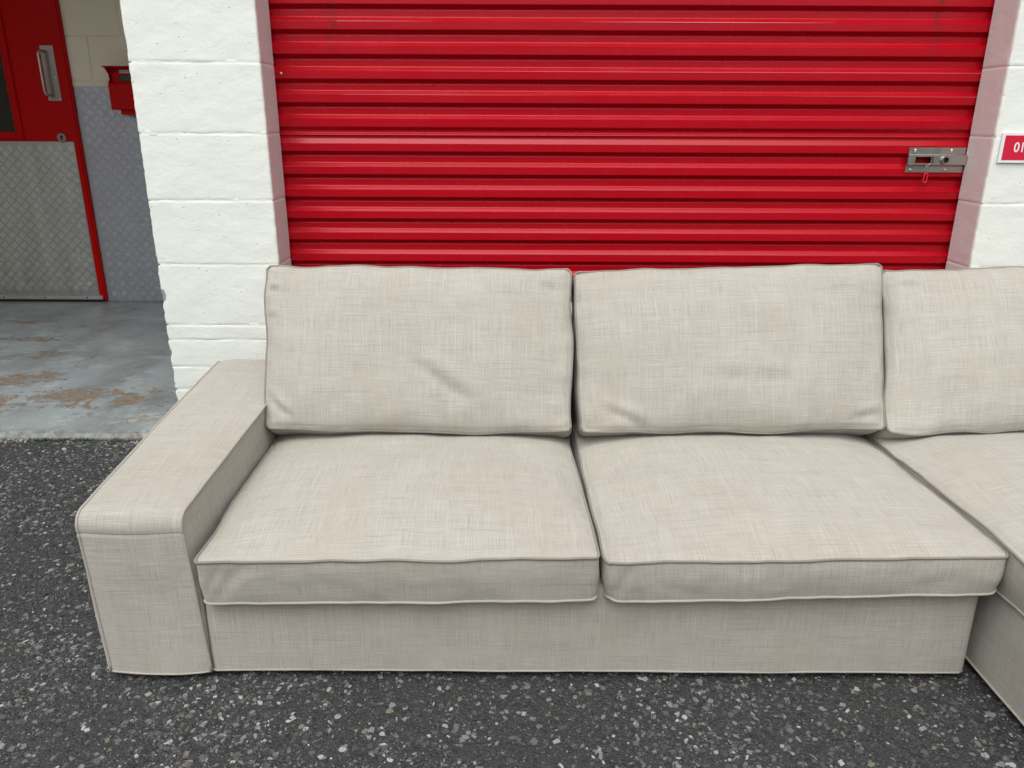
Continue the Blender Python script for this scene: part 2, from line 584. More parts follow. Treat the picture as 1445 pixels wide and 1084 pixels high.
def slab_mat():
    t = NT("worn_floor_paint")
    p = t.pos()
    x, y, z = t.sep(p)[0:3]
    big = t.noise(p, 1.3, 5.0, 0.6)
    paint = t.mix(t.remap(big, 0.35, 0.68), (0.285, 0.325, 0.335), (0.205, 0.232, 0.235))
    cloud = t.noise(t.scale(p, (1.0, 0.6, 1.0)), 3.2, 5.0, 0.65)
    paint = t.mix(t.remap(cloud, 0.48, 0.66, 0.0, 0.75), paint, (0.155, 0.165, 0.16))
    lt = t.noise(p, 5.5, 6.0, 0.7)
    paint = t.mix(t.remap(lt, 0.52, 0.66, 0.0, 0.7), paint, (0.36, 0.40, 0.41))
    # worn-through patches: a few places, ragged by noise
    n = t.noise(p, 7.0, 8.0, 0.68, 0.6)
    tot = None
    for (cx, cy, sx, sy, a) in ((-2.07, 3.42, 0.26, 0.13, 0.64), (-1.80, 3.40, 0.15, 0.09, 0.60), (-2.47, 3.68, 0.16, 0.12, 0.60), (-1.72, 3.52, 0.12, 0.07, 0.50),
                                (-2.88, 4.42, 0.30, 0.06, 0.56), (-2.58, 4.14, 0.16, 0.13, 0.46), (-3.15, 4.86, 0.22, 0.05, 0.50), (-2.33, 4.05, 0.02, 0.16, 0.44),
                                (-2.40, 3.35, 0.20, 0.06, 0.46), (-1.62, 3.12, 0.10, 0.05, 0.40), (-3.3, 3.8, 0.4, 0.2, 0.6), (-2.75, 4.75, 0.3, 0.04, 0.42)):
        dx = t.math('DIVIDE', t.math('SUBTRACT', x, cx), sx)
        dy = t.math('DIVIDE', t.math('SUBTRACT', y, cy), sy)
        g = t.math('EXPONENT', t.math('MULTIPLY', t.math('ADD', t.math('MULTIPLY', dx, dx), t.math('MULTIPLY', dy, dy)), -0.7))
        g = t.math('MULTIPLY', g, a)
        tot = g if tot is None else t.math('MAXIMUM', tot, g)
    front = t.remap(y, 3.30, 2.97, 0.0, 0.20)
    n2 = t.noise(t.scale(p, (1.0, 1.5, 1.0)), 22.0, 8.0, 0.72, 0.8)
    nn = t.math('ADD', t.math('MULTIPLY', t.math('SUBTRACT', n, 0.5), 1.5), t.math('MULTIPLY', t.math('SUBTRACT', n2, 0.5), 1.7))
    k = t.math('ADD', t.math('ADD', t.math('MULTIPLY', tot, 0.85), nn), t.math('ADD', front, 0.28))
    worn = t.remap(k, 0.674, 0.686)
    earth = t.mix(t.remap(t.noise(p, 40.0, 4.0), 0.35, 0.65), (0.175, 0.130, 0.090), (0.245, 0.20, 0.15))
    conc = t.mix(t.remap(t.noise(p, 55.0, 5.0, 0.7), 0.4, 0.6), (0.30, 0.29, 0.26), (0.40, 0.39, 0.36))
    under = t.mix(t.remap(y, 3.20, 3.08), earth, conc)
    c = t.mix(worn, paint, under)
    rim = t.math('MULTIPLY', t.remap(k, 0.60, 0.66), t.remap(k, 0.70, 0.665))
    c = t.mix(t.math('MULTIPLY', rim, 0.5), c, (0.13, 0.12, 0.10))
    # black spots
    sp = t.noise(t.scale(p, (1.0, 1.7, 1.0)), 19.0, 3.0, 0.5)
    c = t.mix(t.remap(sp, 0.735, 0.755), c, (0.02, 0.021, 0.024))
    # grime along the front edge
    c = t.mix(t.math('MULTIPLY', t.remap(y, 3.03, 2.985), t.remap(t.noise(p, 30.0, 5.0, 0.7), 0.40, 0.6)), c, (0.16, 0.15, 0.125))
    h = t.math('ADD', t.math('MULTIPLY', t.noise(p, 70.0, 6.0, 0.65), 0.8), t.math('MULTIPLY', worn, -0.7))
    b = t.bump(h, 0.6, 0.004)
    r = t.remap(t.noise(p, 4.0, 4.0), 0.35, 0.65, 0.38, 0.62)
    return t.done(c, r, b, spec=0.4)


M_slab = slab_mat()

# ------------------------------------------------------------------ ground, slab
Y_WALL, Y_DOOR = 2.90, 3.07          # face of the block piers, crest of the roller door
X_PL, X_PR, X_WR = -1.345, -0.884, 1.730
Y_BACK = 5.47                        # rear wall of the alcove
X_AL = -4.5

g = MB()
g.add([(-60, -60, 0), (60, -60, 0), (60, 60, 0), (-60, 60, 0)], [(0, 1, 2, 3)])
tag(g.build("asphalt_ground", M_asphalt), kind="structure")

# concrete slab of the alcove, its front arris crumbled
n = 150
xs = np.linspace(X_AL, X_PL - 0.003, n)
P = np.zeros((5, n, 3))
for i, x in enumerate(xs):
    e = nz(x * 6, 1, 2) * 0.010 + nz(x * 25, 3, 2) * 0.006
    c = abs(nz(x * 14, 8, 1)) * 0.010
    P[0, i] = (x, 2.965 + e, -0.01)
    P[1, i] = (x, 2.968 + e, 0.010 + nz(x * 30, 5, 5) * 0.004)
    P[2, i] = (x, 2.976 + e + c, 0.026 + nz(x * 18, 5, 9) * 0.003)
    P[3, i] = (x, 3.000 + e + c, 0.030)
    P[4, i] = (x, Y_BACK, 0.030)
g = MB()
g.grid(P, smooth=False)
tag(g.build("slab_floor", M_slab), kind="structure")


# chippings standing slightly proud of the asphalt
def in_view(x, y, m=0.04):
    v = Vector((x, y, -cam_h))
    z = v.dot(fw)
    if z < 0.1: return False
    px = 722.5 + 1085 * v.dot(rt) / z
    py = 542 - 1085 * v.dot(up) / z
    return -60 < px < 1505 and py < 1150


sv, sf, sc_ = [], [], []


def add_stone(x, y, r, col, h, z0=0.0):
    k = random.randint(4, 6)
    a0 = random.random() * 6.28
    el = random.uniform(0.35, 0.95)
    ro = random.random() * 6.28
    b = len(sv)
    ring = []
    tx, ty = random.uniform(-0.35, 0.35), random.uniform(-0.35, 0.35)
    for i in range(k):
        a = a0 + 6.283 * i / k + random.uniform(-0.3, 0.3)
        rr = r * random.uniform(0.75, 1.15)
        ex, ey = rr * math.cos(a), rr * el * math.sin(a)
        ring.append((ex * math.cos(ro) - ey * math.sin(ro), ex * math.sin(ro) + ey * math.cos(ro)))
    for (ex, ey) in ring:
        sv.append((x + ex, y + ey, z0 - 0.001))
    for (ex, ey) in ring:
        sv.append((x + ex * 0.82, y + ey * 0.82, z0 + h * (0.8 + (tx * ex + ty * ey) / r)))
    for i in range(k):
        j = (i + 1) % k
        sf.append((b + i, b + j, b + k + j, b + k + i))
    sf.append(tuple(b + k + i for i in range(k)))
    sc_.extend([col] * (2 * k))


def stone_col(wl):
    q = random.random()
    if q < wl:
        v = random.uniform(0.19, 0.42)
        return (v, v * random.uniform(0.97, 1.01), v * random.uniform(0.92, 1.0), 1)
    if q < wl + 0.18:
        v = random.uniform(0.12, 0.22)
        return (v * 0.96, v, v * random.uniform(0.97, 1.03), 1)
    if q < wl + 0.28:
        v = random.uniform(0.09, 0.18)
        return (v * 1.12, v * 0.96, v * 0.76, 1)
    if q < wl + 0.62:
        v = random.uniform(0.055, 0.105)
        return (v * 0.97, v, v * 1.03, 1)
    v = random.uniform(0.02, 0.055)
    return (v * 0.97, v, v * 1.06, 1)


cnt = 0
while cnt < 26000:
    x, y = random.uniform(-2.3, 1.4), random.uniform(0.95, 2.98)
    if not in_view(x, y): continue
    if y > 1.62 and x > -0.86: continue
    cl = nz(x * 3.1, y * 3.1, 0.5)
    far = y > 1.75
    if random.random() > 0.62 + cl * 0.8: continue
    q = random.random()
    r = 0.0021 + 0.0092 * q ** 2.4
    add_stone(x, y, r, stone_col(0.078 if not far else 0.05), random.uniform(0.0005, 0.0022) * (1.6 if far else 1.0))
    cnt += 1
# the same surface carries on to either side and in front
cnt = 0
while cnt < 26000:
    x, y = random.uniform(-4.4, 3.0), random.uniform(-0.6, 2.96)
    if in_view(x, y) or (y > 1.62 and x > -0.86): continue
    if random.random() > 0.62 + nz(x * 3.1, y * 3.1, 0.5) * 0.8: continue
    q = random.random()
    add_stone(x, y, 0.0026 + 0.0092 * q ** 2.4, stone_col(0.078), random.uniform(0.0005, 0.0024))
    cnt += 1
# crumbs of broken concrete and paint along the slab edge
for i in range(520):
    x = random.uniform(-2.4, -1.3)
    y = 2.962 - abs(random.gauss(0, 0.022))
    q = random.random()
    if nz(x * 5, 2.2, 0.1) < -0.1 and q < 0.8: continue
    v = random.uniform(0.25, 0.65) if q < 0.4 else random.uniform(0.05, 0.16)
    add_stone(x, y, random.uniform(0.002, 0.009), (v, v * 0.99, v * 0.93, 1), random.uniform(0.002, 0.008))
me = bpy.data.meshes.new("chippings")
me.from_pydata(sv, [], sf)
ca = me.color_attributes.new("Col", 'FLOAT_COLOR', 'POINT')
ca.data.foreach_set("color", np.array(sc_, dtype=np.float32).ravel())
me.materials.append(M_stone)
tag(link("chippings", me), "pale and dark stone chippings set in the asphalt", "gravel", kind="stuff")

# moss in the joint before the slab
M_moss = plain("moss", (0.045, 0.075, 0.02), 0.9, 0, 0.5)
g = MB()
for i in range(260):
    c0 = random.choice((-1.95, -1.86, -1.78, -1.60, -1.50))
    x = random.gauss(c0, 0.035)
    y = 2.955 + random.gauss(0, 0.006)
    r = random.uniform(0.002, 0.006)
    for k in range(3):
        a = random.random() * 6.28
        tip = (x + r * 1.6 * math.cos(a), y + r * 1.2 * math.sin(a), r * random.uniform(1.2, 3.0))
        g.add([(x - r * 0.5, y, 0.0), (x + r * 0.5, y, 0.0), tip], [(0, 1, 2)])
tag(g.build("moss", M_moss), "green moss in the joint along the slab edge", "moss", kind="stuff")


# ------------------------------------------------------------------ block walls
def block_mesh(x0, x1, y0, y1, z0, z1, seed, amp=0.0016, left_rag=0.0, right_rag=0.0, nxs=0.022, mat=M_block):
    """one block: front face and both ends as fine grids with rounded, uneven arrises"""
    b = 0.004
    w, h = x1 - x0, z1 - z0
    nx = max(4, int(w / nxs)); nzv = max(3, int(h / (nxs * 0.6)))
    us = np.r_[0, b / w, np.linspace(min(0.2, 2.5 * b / w), 1 - min(0.2, 2.5 * b / w), nx), 1 - b / w, 1]
    vs = np.r_[0, b / h, np.linspace(min(0.3, 2.5 * b / h), 1 - min(0.3, 2.5 * b / h), nzv), 1 - b / h, 1]
    dd = y1 - y0
    ys_left = [1.0, 0.7, 0.4, 0.12]
    # unrolled profile: back-left ... front ... back-right
    cols = [(x0, y0 + dd * k) for k in ys_left] + [None] * len(us) + [(x1, y0 + dd * k) for k in ys_left[::-1]]
    P = np.zeros((len(vs), len(cols), 3))
    for i, v in enumerate(vs):
        z = z0 + h * v
        rimv = 1.0 if (i == 0 or i == len(vs) - 1) else 0.0
        for j, c in enumerate(cols):
            if c is None:
                k = j - len(ys_left)
                x = x0 + w * us[k]
                rim = 1.0 if (k == 0 or k == len(us) - 1) else 0.0
                dy = nz(x * 9, z * 9, seed, 1) * amp + nz(x * 30, z * 30, seed, 2) * amp * 0.6
                y = y0 + dy + rimv * (0.0008 + 0.0010 * max(0, 0.3 + nz(x * 7, z * 7, seed, 6))) + rim * 0.0025
                if rimv: z = z0 + h * v + 0.0020 * nz(x * 12, z1, seed, 8)
                if k <= 1 and left_rag:
                    chip = max(0.0, nz(z * 9, 2, 3.3) * 0.7 + nz(z * 34, 1, 7.7) * 0.9 + nz(z * 90, 5, 1.7) * 0.6)
                    x += left_rag * chip + left_rag * 0.25 * nz(z * 80, 2, seed)
                if k >= len(us) - 2 and right_rag:
                    x += right_rag * nz(z * 40, seed, 9.9)
            else:
                x, y = c
                x += nz(y * 11, z * 11, seed, 4) * amp * 0.6; z = z0 + h * v
                if j == 3 and left_rag:
                    x += left_rag * 0.4 * max(0.0, nz(z * 9, 2, 3.3))
            if rimv:
                x += 0.0012 if j < len(ys_left) else (-0.0012 if j >= len(cols) - len(ys_left) else 0)
            P[i, j] = (x, y, z)
    m = MB()
    m.grid(P, smooth=True)
    # cap top and bottom
    T = len(cols)
    top = [tuple(p) for p in P[-1]]
    m.add(top, [tuple(range(T))])
    bot = [tuple(p) for p in P[0]]
    m.add(bot, [tuple(range(T))[::-1]])
    return m.mesh("block", mat)


JOINT = 0.0035


def mortar(m, x0, x1, joints, seed):
    """uneven mortar bed, nearly flush at the joints and set back behind the blocks"""
    zs = [0.0]
    for z in joints:
        zs += [z - 0.014, z - 0.0085, z - 0.004, z, z + 0.004, z + 0.0085, z + 0.014]
    zs = [z for z in sorted(zs) if 0 <= z <= 2.64] + [2.641]
    xs_ = np.linspace(x0, x1, max(8, int((x1 - x0) / 0.007)))
    P = np.zeros((len(zs), len(xs_), 3))
    for i, z in enumerate(zs):
        near = min(abs(z - j) for j in joints) < 0.009
        for j, x in enumerate(xs_):
            P[i, j] = (x, Y_WALL + (0.0011 + 0.0012 * nz(x * 9, z * 3, seed, 3) + 0.0008 * nz(x * 30, z * 30, seed, 4) if near else 0.0045), z)
    m.grid(P, smooth=True)
courses = [0.004, 0.25, 0.345, 0.455, 0.514, 0.750, 0.986, 1.222, 1.458, 1.694, 1.930, 2.166, 2.402, 2.638]

pier = empty("block_pier", ((X_PL + X_PR) / 2, 3.1, 0), "white painted block pier with mauve return between alcove and red roller door", "pier")
m = MB()
m.box((X_PL + 0.008, Y_WALL + 0.0060, 0), (X_PR - 0.0018, Y_WALL + 0.1615, 2.64))
mortar(m, X_PL + 0.012, X_PR - 0.003, courses, 3.0)
m.build("mortar_core", M_block, pier)
for i in range(len(courses) - 1):
    me = block_mesh(X_PL, X_PR, Y_WALL, Y_WALL + 0.161, courses[i] + JOINT / 2, courses[i + 1] - JOINT / 2, i + 1.5,
                    left_rag=0.011 if courses[i] < 0.6 else 0.0035, right_rag=0.0015, nxs=0.02)
    link("block", me, pier)

wallr = empty("block_wall", (2.4, 3.1, 0), "white painted block wall with mauve return right of the red roller door", "wall")
m = MB()
m.box((X_WR + 0.0018, Y_WALL + 0.0060, 0), (3.55, Y_WALL + 0.1615, 2.64))
cr = [0.004, 0.278, 0.514, 0.750, 0.986, 1.222, 1.458, 1.694, 1.930, 2.166, 2.402, 2.638]
mortar(m, X_WR + 0.003, 3.55, cr, 5.0)
m.build("mortar_core", M_block, wallr)
for i in range(len(cr) - 1):
    xs = [X_WR, X_WR + (0.44 if i % 2 else 0.215), 0, 3.55]
    xs[2] = xs[1] + 0.44
    edges = [xs[0], xs[1], xs[2], min(xs[2] + 0.44, 3.55), 3.55]
    for k in range(4):
        if edges[k + 1] - edges[k] < 0.05: continue
        me = block_mesh(edges[k] + (JOINT / 2 if k else 0), edges[k + 1] - JOINT / 2, Y_WALL, Y_WALL + 0.161,
                        cr[i] + JOINT / 2, cr[i + 1] - JOINT / 2, 40 + i * 5 + k, right_rag=0.0,
                        left_rag=0.004 if k == 0 else 0.0, nxs=0.022 if k == 0 else 0.06)
        link("block", me, wallr)

# head of the opening, side and rear walls, roof: what shades the alcove
alc = empty("alcove_wall", (X_AL + 1.4, Y_BACK, 0), "cream painted block wall at the back of the alcove beside the red door", "wall")
m = MB()
m.box((X_AL, Y_BACK + 0.006, 0.0), (X_PL, Y_BACK + 0.2, 2.64))
m.build("mortar_core", M_cream, alc)
zc = [0.03, 0.168, 0.439, 0.710, 0.981, 1.252, 1.522, 1.793, 2.064, 2.335, 2.636]
for i in range(len(zc) - 1):
    off = -2.782 if i % 2 == 0 else -2.56
    ed = [X_AL] + [e for e in (off - 1.32, off - 0.88, off - 0.44, off, off + 0.44, off + 0.88, off + 1.32) if X_AL + .05 < e < X_PL - 0.05] + [X_PL - 0.004]
    for k in range(len(ed) - 1):
        mm = MB()
        mm.bevbox((ed[k] + 0.003, Y_BACK, zc[i] + 0.003), (ed[k + 1] - 0.003, Y_BACK + 0.1, zc[i + 1] - 0.003), 0.004)
        mm.build("block", M_cream, alc)
# tread plate screwed to the wall right of the door
CL, CR, CB, CT = -2.925, X_PL - 0.01, 0.034, 1.487


def treads(m, x0, x1, z0, z1, y, pitch=0.0495, rot=math.radians(45), bar=0.034, wid=0.0056, gap=0.0078, hgt=0.0024):
    ca, sa = math.cos(rot), math.sin(rot)
    cx, cz = (x0 + x1) / 2, (z0 + z1) / 2
    N = int(max(x1 - x0, z1 - z0) / pitch) + 2
    for i in range(-N, N + 1):
        for j in range(-N, N + 1):
            u, v = i * pitch, j * pitch
            X, Z = cx + u * ca - v * sa, cz + u * sa + v * ca
            if not (x0 + 0.02 < X < x1 - 0.02 and z0 + 0.02 < Z < z1 - 0.02): continue
            if X < -3.95 or X > -2.2: continue
            hor = (i + j) % 2 == 0
            for k in range(-2, 3):
                o = k * gap
                L = bar / 2 * (1.0 if abs(k) < 2 else 0.85)
                w = wid / 2
                if hor: du, dv, pu, pv = L, 0, 0, w
                else: du, dv, pu, pv = 0, L, w, 0
                ou, ov = (0, o) if hor else (o, 0)
                pts = []
                for (s, q) in ((-1, -1), (1, -1), (1, 1), (-1, 1)):
                    a, b_ = u + ou + s * du + q * pu, v + ov + s * dv + q * pv
                    pts.append((cx + a * ca - b_ * sa, y, cz + a * sa + b_ * ca))
                for (s, q) in ((-1, -1), (1, -1), (1, 1), (-1, 1)):
                    a, b_ = u + ou + s * du * 0.86 + q * pu * 0.5, v + ov + s * dv * 0.86 + q * pv * 0.5
                    pts.append((cx + a * ca - b_ * sa, y - hgt, cz + a * sa + b_ * ca))
                f = [(4, 5, 6, 7), (0, 1, 5, 4), (1, 2, 6, 5), (2, 3, 7, 6), (3, 0, 4, 7)]
                if not hor: f = [q_[::-1] for q_ in f]
                m.add(pts, f)


m = MB()
# plate with a slightly ragged left edge
n = 60
P = np.zeros((n, 2, 3))
for i, z in enumerate(np.linspace(CB, CT, n)):
    P[i, 0] = (CL + max(0, nz(z * 12, 4, 4)) * 0.015, Y_BACK - 0.006, z)
    P[i, 1] = (CR, Y_BACK - 0.006, z)
m.grid(P, smooth=False)
m.add([(CL, Y_BACK - 0.006, CT), (CR, Y_BACK - 0.006, CT), (CR, Y_BACK, CT), (CL, Y_BACK, CT)], [(0, 1, 2, 3)])
plate = m.build("cladding_plate", M_clad, alc)
m = MB()
treads(m, CL + 0.01, CR, CB, CT, Y_BACK - 0.006)
tag(m.build("tread", M_worn2, plate), kind="stuff")

roof = MB()
roof.box((X_AL - 0.25, Y_WALL - 0.02, 2.645), (3.60, Y_BACK + 0.25, 2.80))
tag(roof.build("roof", M_cream), kind="structure")
sw = MB()
sw.box((X_AL - 0.22, Y_WALL, 0), (X_AL - 0.004, Y_BACK + 0.2, 2.64))
tag(sw.build("alcove_side_wall", M_cream), kind="structure")
sw = MB()
sw.box((X_PL, Y_WALL + 0.166, 0), (X_PL + 0.2, Y_BACK - 0.004, 2.64))
tag(sw.build("partition_wall", M_cream), kind="structure")

# plain building added behind the viewer, out of view, to block the low sky
M_blocker = plain("blocker_render", (0.40, 0.39, 0.36), 0.8)
ob = MB()
ob.box((-24, -14.0, 0), (24, -8.5, 3.1))
ob.box((-24.3, -14.3, 3.104), (24.3, -8.2, 3.3))
tag(ob.build("low_sky_blocker", M_blocker), kind="structure")

# ------------------------------------------------------------------ roller door
rd = empty("roller_door", ((X_PR + X_WR) / 2, Y_DOOR, 0), "bright red corrugated steel roller door between white block piers", "roller door")
crest0 = [1.609, 1.526, 1.442, 1.360, 1.275]           # upper edge of each crest, as spaced in the photograph
crest1 = [1.186, 1.102, 1.017, 0.935, 0.853, 0.769]
while crest0[0] < 2.5: crest0.insert(0, crest0[0] + 0.0836)
while crest1[-1] > 0.1: crest1.append(crest1[-1] - 0.0834)
crest0 = [cam_h + (z - cam_h) * 1.0066 for z in crest0]
crest1 = [cam_h + (z - cam_h) * 1.0066 for z in crest1]
XA, XB = X_PR - 0.06, X_WR + 0.06
YC, YV = Y_DOOR, Y_DOOR + 0.0138


def smooth_prof(pts, r=0.0022):
    """round the corners of an open y,z profile"""
    out = [pts[0]]
    for a, b, c in zip(pts, pts[1:], pts[2:]):
        a, b, c = np.array(a), np.array(b), np.array(c)
        u, v = a - b, c - b
        lu, lv = np.linalg.norm(u), np.linalg.norm(v)
        k = min(r, lu * 0.4, lv * 0.4)
        p0, p2 = b + u / lu * k, b + v / lv * k
        e = min(0.0008, lu * 0.1, lv * 0.1)
        out.append(tuple(p0 + u / lu * e))
        for t_ in (0, 0.33, 0.67, 1):
            q = (1 - t_) ** 2 * p0 + 2 * t_ * (1 - t_) * b + t_ ** 2 * p2
            out.append(tuple(q))
        out.append(tuple(p2 + v / lv * e))
    out.append(pts[-1])
    return out


def slat(prof, seed):
    prof = smooth_prof(prof)
    xs = np.linspace(XA, XB, 28)
    P = np.zeros((len(prof), len(xs), 3))
    for i, (y, z) in enumerate(prof):
        for j, x in enumerate(xs):
            P[i, j] = (x, y + nz(x * 1.3, z * 2, seed) * 0.0020, z + nz(x * 0.9, seed * 3.1, 1.0) * 0.0008)
    m = MB()
    m.grid(P, smooth=True, flip=True)
    return m


allc = [(z, 'a') for z in crest0] + [(z, 'b') for z in crest1]
for i, (z, s) in enumerate(allc[:-1]):
    znext = allc[i + 1][0]
    if s == 'a' and allc[i + 1][1] == 'b':
        prof = [(YC, z), (YC, z - 0.029), (YV - 0.003, z - 0.041), (YV - 0.003, z - 0.050), (YC + 0.004, z - 0.056), (YC + 0.004, z - 0.0595),
                (YV - 0.004, z - 0.0600), (YV - 0.004, z - 0.071), (YC, znext)]
    else:
        p = z - znext
        prof = [(YC, z), (YC, z - 0.0285), (YC + 0.010, z - 0.0325), (YV + 0.007, z - 0.0410), (YV, z - 0.0450), (YV, znext + 0.0145), (YC, znext)]
    slat(prof, i * 1.7).build("slat", M_red, rd)
# rivet on the curtain near the left guide
m = MB()
m.lathe([(0.006, 0), (0.006, 0.002), (0.003, 0.004)], (-0.862, YC, 1.432), n=10)
m.build("rivet", M_steel, rd)

# ------------------------------------------------------------------ latch on the door
LX0, LX1, LY = 1.497, 1.7165, Y_DOOR - 0.003
latch = empty("door_latch", (1.6, LY, 1.134), "stainless steel slide latch on the red roller door", "latch")
m = MB()
prof = [(LY, 1.180), (LY - 0.0015, 1.180), (LY - 0.0015, 1.156), (LY - 0.018, 1.152), (LY - 0.018, 1.118), (LY - 0.0015, 1.110), (LY - 0.0015, 1.089), (LY, 1.089)]
XL = [LX0 + 0.004, LX0 + 0.004, LX0 + 0.004, LX0 - 0.002, LX0 - 0.002, LX0, LX0, LX0]
wx0, wx1, wz0, wz1 = 1.522, 1.590, 1.1235, 1.1465
for i in range(len(prof) - 1):
    (ya, za), (yb, zb) = prof[i], prof[i + 1]
    if i == 3:     # channel face with a rectangular window cut through
        y = ya
        def q(xa, xb, z1_, z0_):
            if xb - xa > 1e-6 and z1_ - z0_ > 1e-6:
                m.add([(xa, y, z0_), (xb, y, z0_), (xb, y, z1_), (xa, y, z1_)], [(0, 1, 2, 3)])
        q(XL[i], wx0, za, zb); q(wx1, LX1, za, zb); q(wx0, wx1, za, wz1); q(wx0, wx1, wz0, zb)
        for (xa, z_a, xb, z_b) in ((wx0, wz0, wx1, wz0), (wx1, wz0, wx1, wz1), (wx1, wz1, wx0, wz1), (wx0, wz1, wx0, wz0)):
            m.add([(xa, y, z_a), (xb, y, z_b), (xb, y + 0.003, z_b), (xa, y + 0.003, z_a)], [(0, 1, 2, 3)])
    else:
        m.add([(XL[i], ya, za), (LX1, ya, za), (LX1, yb, zb), (XL[i + 1], yb, zb)], [(3, 2, 1, 0)])
m.add([(LX0 - 0.002, LY - 0.018, 1.152), (LX0 - 0.002, LY - 0.018, 1.118), (LX0, LY, 1.110), (LX0, LY, 1.156)], [(0, 1, 2, 3)])
m.build("housing", M_steel, latch)
for (x, z) in ((1.524, 1.170), (1.663, 1.170), (1.516, 1.0985), (1.650, 1.0985)):
    m = MB()
    m.lathe([(0.0058, 0), (0.0056, 0.002), (0.004, 0.0042), (0.0015, 0.005)], (x, LY - 0.0015, z), n=12)
    m.build("rivet", M_alu, latch)
m = MB()
m.lathe([(0.0150, 0), (0.0150, 0.010), (0.0135, 0.0125), (0.0105, 0.0125), (0.0100, 0.003)], (1.632, LY - 0.018, 1.1350), n=24)
barrel = m.build("lock_barrel", M_steel, latch, 40)
m = MB()
m.lathe([(0.0099, 0), (0.0099, 0.001)], (1.632, LY - 0.0205, 1.1350), n=20)
m.build("keyhole", M_black, barrel)
# slide bolt seen in the window
m = MB()
m.bevbox((1.586, LY - 0.012, 1.119), (1.70, LY - 0.004, 1.1485), 0.002)
m.build("bolt", M_steel, latch)
# red wire seal hanging from the latch
sl = empty("security_seal", (1.574, LY - 0.022, 1.07), "small red plastic seal hanging by a wire from the latch", "seal")
m = MB()
m.tube([(1.586, LY - 0.014, 1.128), (1.580, LY - 0.022, 1.123), (1.572, LY - 0.024, 1.117), (1.5745, LY - 0.022, 1.098), (1.577, LY - 0.016, 1.086)], 0.0007, 5)
m.tube([(1.5665, LY - 0.022, 1.117), (1.568, LY - 0.022, 1.100), (1.570, LY - 0.016, 1.086)], 0.0007, 5)
m.build("wire", M_steel, sl)
m = MB()
pts = []
cxs, czt, czb, rr = 1.5745, 1.080, 1.057, 0.0065
for k in range(9):
    a = math.pi * k / 8
    pts.append((cxs + rr * math.cos(a), LY - 0.014, czt + 0.003 + rr * 0.5 * math.sin(a)))
for k in range(9):
    a = math.pi + math.pi * k / 8
    pts.append((cxs + rr * math.cos(a), LY - 0.010, czb + rr * math.sin(a)))
m.tube(pts, 0.0028, 8, closed=True)
m.build("loop", M_seal, sl)
latch.location.x += 0.0105
sl.location.x += 0.0105

# ------------------------------------------------------------------ number sign
sx0, sx1, sz0, sz1 = 1.751, 2.051, 1.132, 1.237
sign = empty("number_sign", (1.9, Y_WALL - 0.004, 1.185), "red number sign with white border reading 01 on the white wall", "sign")
m = MB()
m.bevbox((sx0, Y_WALL - 0.009, sz0), (sx1, Y_WALL - 0.003, sz1), 0.0012)
m.build("backing", M_white, sign)
m = MB()
y = Y_WALL - 0.0096
m.box((sx0 + 0.011, y, sz0 + 0.010), (sx1 - 0.011, Y_WALL - 0.0085, sz1 - 0.010))
m.build("red_panel", M_signred, sign)


def text_mesh(s, size, ext, off):
    cu = bpy.data.curves.new("digits", 'FONT')
    cu.body = s
    cu.size = size
    cu.extrude = ext
    cu.offset = off
    o = bpy.data.objects.new("digits_tmp", cu)
    COL.objects.link(o)
    dg = bpy.context.evaluated_depsgraph_get()
    me_ = bpy.data.meshes.new_from_object(o.evaluated_get(dg))
    bpy.data.objects.remove(o)
    return me_


me = text_mesh("01", 0.045, 0.0003, 0.0006)
vs = np.array([v.co[:] for v in me.vertices])
vs[:, 0] *= 0.92
mn, mx = vs.min(0), vs.max(0)
for v, c in zip(me.vertices, vs):
    v.co = (1.799 + (c[0] - mn[0]), Y_WALL - 0.0100 - c[2], 1.1695 + (c[1] - mn[1]) * 0.034 / (mx[1] - mn[1]))
me.materials.clear()
me.materials.append(M_white)
link("digits", me, sign)

# ------------------------------------------------------------------ red door in the alcove
DX1, DX0 = -2.940, -4.02
DY = Y_BACK - 0.020
door = empty("entrance_door", (-3.5, DY, 0.03), "red steel door with dark window and tread plate lower half", "door")
gx0, gx1, gz0, gz1 = -3.70, -3.345, 1.194, 1.95
m = MB()
m.bevbox((gx1 + 0.002, DY, 0.058), (DX1, DY + 0.02, 2.08), 0.002)
m.bevbox((DX0, DY, 0.058), (gx0 - 0.002, DY + 0.02, 2.08), 0.002)
m.bevbox((gx0 - 0.002, DY, 0.058), (gx1 + 0.002, DY + 0.02, gz0 - 0.002), 0.0005)
m.bevbox((gx0 - 0.002, DY, gz1 + 0.002), (gx1 + 0.002, DY + 0.02, 2.08), 0.0005)
m.build("leaf", M_doorred, door)
m = MB()
bw, bp = 0.045, 0.012
m.bevbox((gx1 - 0.004, DY - bp, gz0 - bw), (gx1 + bw, DY - 0.0005, gz1 + bw), 0.004)
m.bevbox((gx0 - bw, DY - bp, gz0 - bw), (gx0 + 0.004, DY - 0.0005, gz1 + bw), 0.004)
m.bevbox((gx0 + 0.005, DY - bp, gz0 - bw), (gx1 - 0.005, DY - 0.0005, gz0 + 0.004), 0.004)
m.bevbox((gx0 + 0.005, DY - bp, gz1 - 0.004), (gx1 - 0.005, DY - 0.0005, gz1 + bw), 0.004)
m.build("window_frame", M_doorred, door)
m = MB()
m.box((gx0 + 0.001, DY + 0.006, gz0 + 0.001), (gx1 - 0.001, DY + 0.012, gz1 - 0.001))
m.build("pane", M_glass, door)
m = MB()
m.bevbox((DX1 + 0.004, DY - 0.004, 0.034), (DX1 + 0.016, Y_BACK - 0.001, 2.10), 0.002)
m.bevbox((DX0 - 0.045, DY - 0.004, 0.034), (DX0 - 0.004, Y_BACK - 0.001, 2.10), 0.002)
